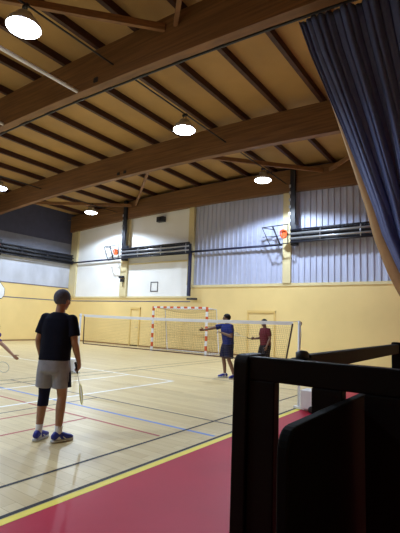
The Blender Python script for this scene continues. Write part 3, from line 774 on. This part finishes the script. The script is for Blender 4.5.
# the man in the foreground of the court, seen from behind
P1 = dict(loc=(-4.46, 3.245, 0), rz=math.radians(28), scale=1.014, head_s=1.07, vox=.007, label='person in navy shirt and grey shorts seen from behind, racket hanging in hand',
    J=dict(pelvis=(.0, 0, .97), neck=(.01, .02, 1.5), head=(.02, .055, 1.65), sl=(-.155, .01, 1.43), sr=(.18, .01, 1.42), el=(-.222, -.01, 1.16), er=(.243, -.01, 1.14),
           wl=(-.225, .11, .93), wr=(.265, .1, .91), hl=(-.09, 0, .91), hr=(.09, 0, .91), kl=(-.122, .05, .5), kr=(.115, .035, .5), al=(-.118, -.02, .085), ar=(.13, -.03, .085)),
    hand=dict(l=dict(d=(.03, .35, -.9), n=(1, .1, 0), out=(0, 1, 0), curl=.6), r=dict(d=(0, .3, -.95), n=(-1, .1, 0), out=(0, 1, 0), curl=1.45)),
    toe=dict(l=(.05, 1, 0), r=(.55, .85, 0)), head_yaw=math.radians(-16), head_pitch=-.08, hair='hair_grey', hair_kind='short', skin='skin', shirt='navy_shirt', shorts='grey_short', shorts_len=.72, stripe=True, sleeve=True, sock=.1)
person(P1)
gp1 = V((.235, .12, .86))
racket(to_world(P1, gp1-V((0, .03, -.04))), dir_world(P1, (-.06, .6, -.8)), dir_world(P1, (1, .42, 0)), 'racket_y', 'pale yellow badminton racket hanging from the right hand of the navy-shirted person')

# the server beyond the net, arm stretched forward
P2 = dict(loc=(-6.02, 9.79, 0), rz=math.radians(150), s=.97, broad=1.14, vox=.009, label='person in dark blue shirt beyond the net stretching one arm forward',
    J=dict(pelvis=(0, -.02, .93), neck=(.0, .02, 1.43), head=(0, .05, 1.575), sl=(-.18, .0, 1.37), sr=(.17, .06, 1.37), el=(-.25, .02, 1.1), er=(.26, .32, 1.30),
           wl=(-.06, .22, 1.19), wr=(.33, .55, 1.24), hl=(-.09, 0, .87), hr=(.09, 0, .87), kl=(-.16, .03, .48), kr=(.1, .05, .48), al=(-.2, -.12, .08), ar=(.09, .0, .08)),
    hand=dict(l=dict(d=(.5, .7, .2), n=(.3, 0, -1), out=(0, 0, 1), curl=1.0), r=dict(d=(.2, .95, -.05), n=(-1, .1, 0), out=(0, 0, 1), curl=.7)),
    toe=dict(l=(-.3, 1, 0), r=(.35, 1, 0)), head_yaw=math.radians(-28), head_pitch=0, hair='hair', hair_kind='hair', skin='skin_dark', shirt='blue_shirt', shorts='navy_short', shorts_len=.9, sock=.03)
person(P2)

# the partner beyond the net in maroon
P3 = dict(loc=(-5.65, 11.28, 0), rz=math.radians(150), scale=.985, broad=1.1, s=.95, vox=.009, label='person in maroon shirt and black shorts beyond the net in front of the door',
    J=dict(pelvis=(0, -.02, .9), neck=(.0, .02, 1.37), head=(0, .05, 1.51), sl=(-.18, .0, 1.31), sr=(.18, .0, 1.31), el=(-.235, -.02, 1.06), er=(.24, .0, 1.06),
           wl=(-.22, .08, .84), wr=(.2, .24, 1.03), hl=(-.09, 0, .84), hr=(.09, 0, .84), kl=(-.13, .05, .46), kr=(.12, .06, .46), al=(-.15, 0, .08), ar=(.13, .0, .08)),
    hand=dict(l=dict(d=(.05, .3, -.9), n=(1, 0, 0), out=(0, 1, 0), curl=.7), r=dict(d=(.2, .9, .1), n=(-1, 0, 0), out=(0, 0, 1), curl=1.45)),
    toe=dict(l=(-.2, 1, 0), r=(.2, 1, 0)), head_yaw=math.radians(0), head_pitch=-.05, hair='hair', hair_kind='hair', skin='skin_dark', shirt='maroon', shorts='black_short', shorts_len=.85, sock=.05)
person(P3)
racket(to_world(P3, (.205, .32, 1.0)), dir_world(P3, (.55, .75, .25)), dir_world(P3, (.3, -.5, 1)), 'racket_w', 'pale racket held out by the person in maroon beyond the net')

# the player cut off by the left picture edge
P4 = dict(loc=(-9.92, 5.13, 0), rz=math.radians(-54.4), s=.97, vox=.009, label='person in purple shirt bending forward at the left picture edge',
    J=dict(pelvis=(0, -.02, .66), neck=(.0, .28, 1.04), head=(0, .34, 1.16), sl=(-.18, .34, .97), sr=(.18, .34, .95), el=(-.3, .15, .82), er=(.24, .66, .77),
           wl=(-.24, .1, .62), wr=(.26, .92, .55), hl=(-.09, 0, .63), hr=(.09, 0, .63), kl=(-.14, -.22, .34), kr=(.13, .38, .5), al=(-.15, -.58, .09), ar=(.14, .28, .08)),
    hand=dict(l=dict(d=(0, .25, -.9), n=(.5, .8, 0), out=(1, 0, 0), curl=1.45), r=dict(d=(.05, .8, -.6), n=(-1, .1, -.3), out=(0, .5, 1), curl=.8)),
    toe=dict(l=(-.1, 1, 0), r=(.1, 1, 0)), head_yaw=0, head_pitch=-.1, hair='hair', hair_kind='hair', skin='skin', shirt='purple', shorts='black_short', shorts_len=.8, sock=.06)
person(P4)
racket(to_world(P4, (-.23, .13, .585)), dir_world(P4, (-.18, .29, -.38)), dir_world(P4, (1, .2, .3)), 'racket_w', 'pale grey racket low at the left picture edge')


# ------------------------------------------------------------------ world and view
wd = bpy.data.worlds.new('world'); SC.world = wd; wd.use_nodes = True
wd.node_tree.nodes['Background'].inputs['Color'].default_value = (.5, .55, .65, 1); wd.node_tree.nodes['Background'].inputs['Strength'].default_value = .05
SC.view_settings.view_transform = 'Standard'; SC.view_settings.look = 'None'; SC.view_settings.exposure = 0; SC.view_settings.gamma = 1
SC.view_settings.use_curve_mapping = False
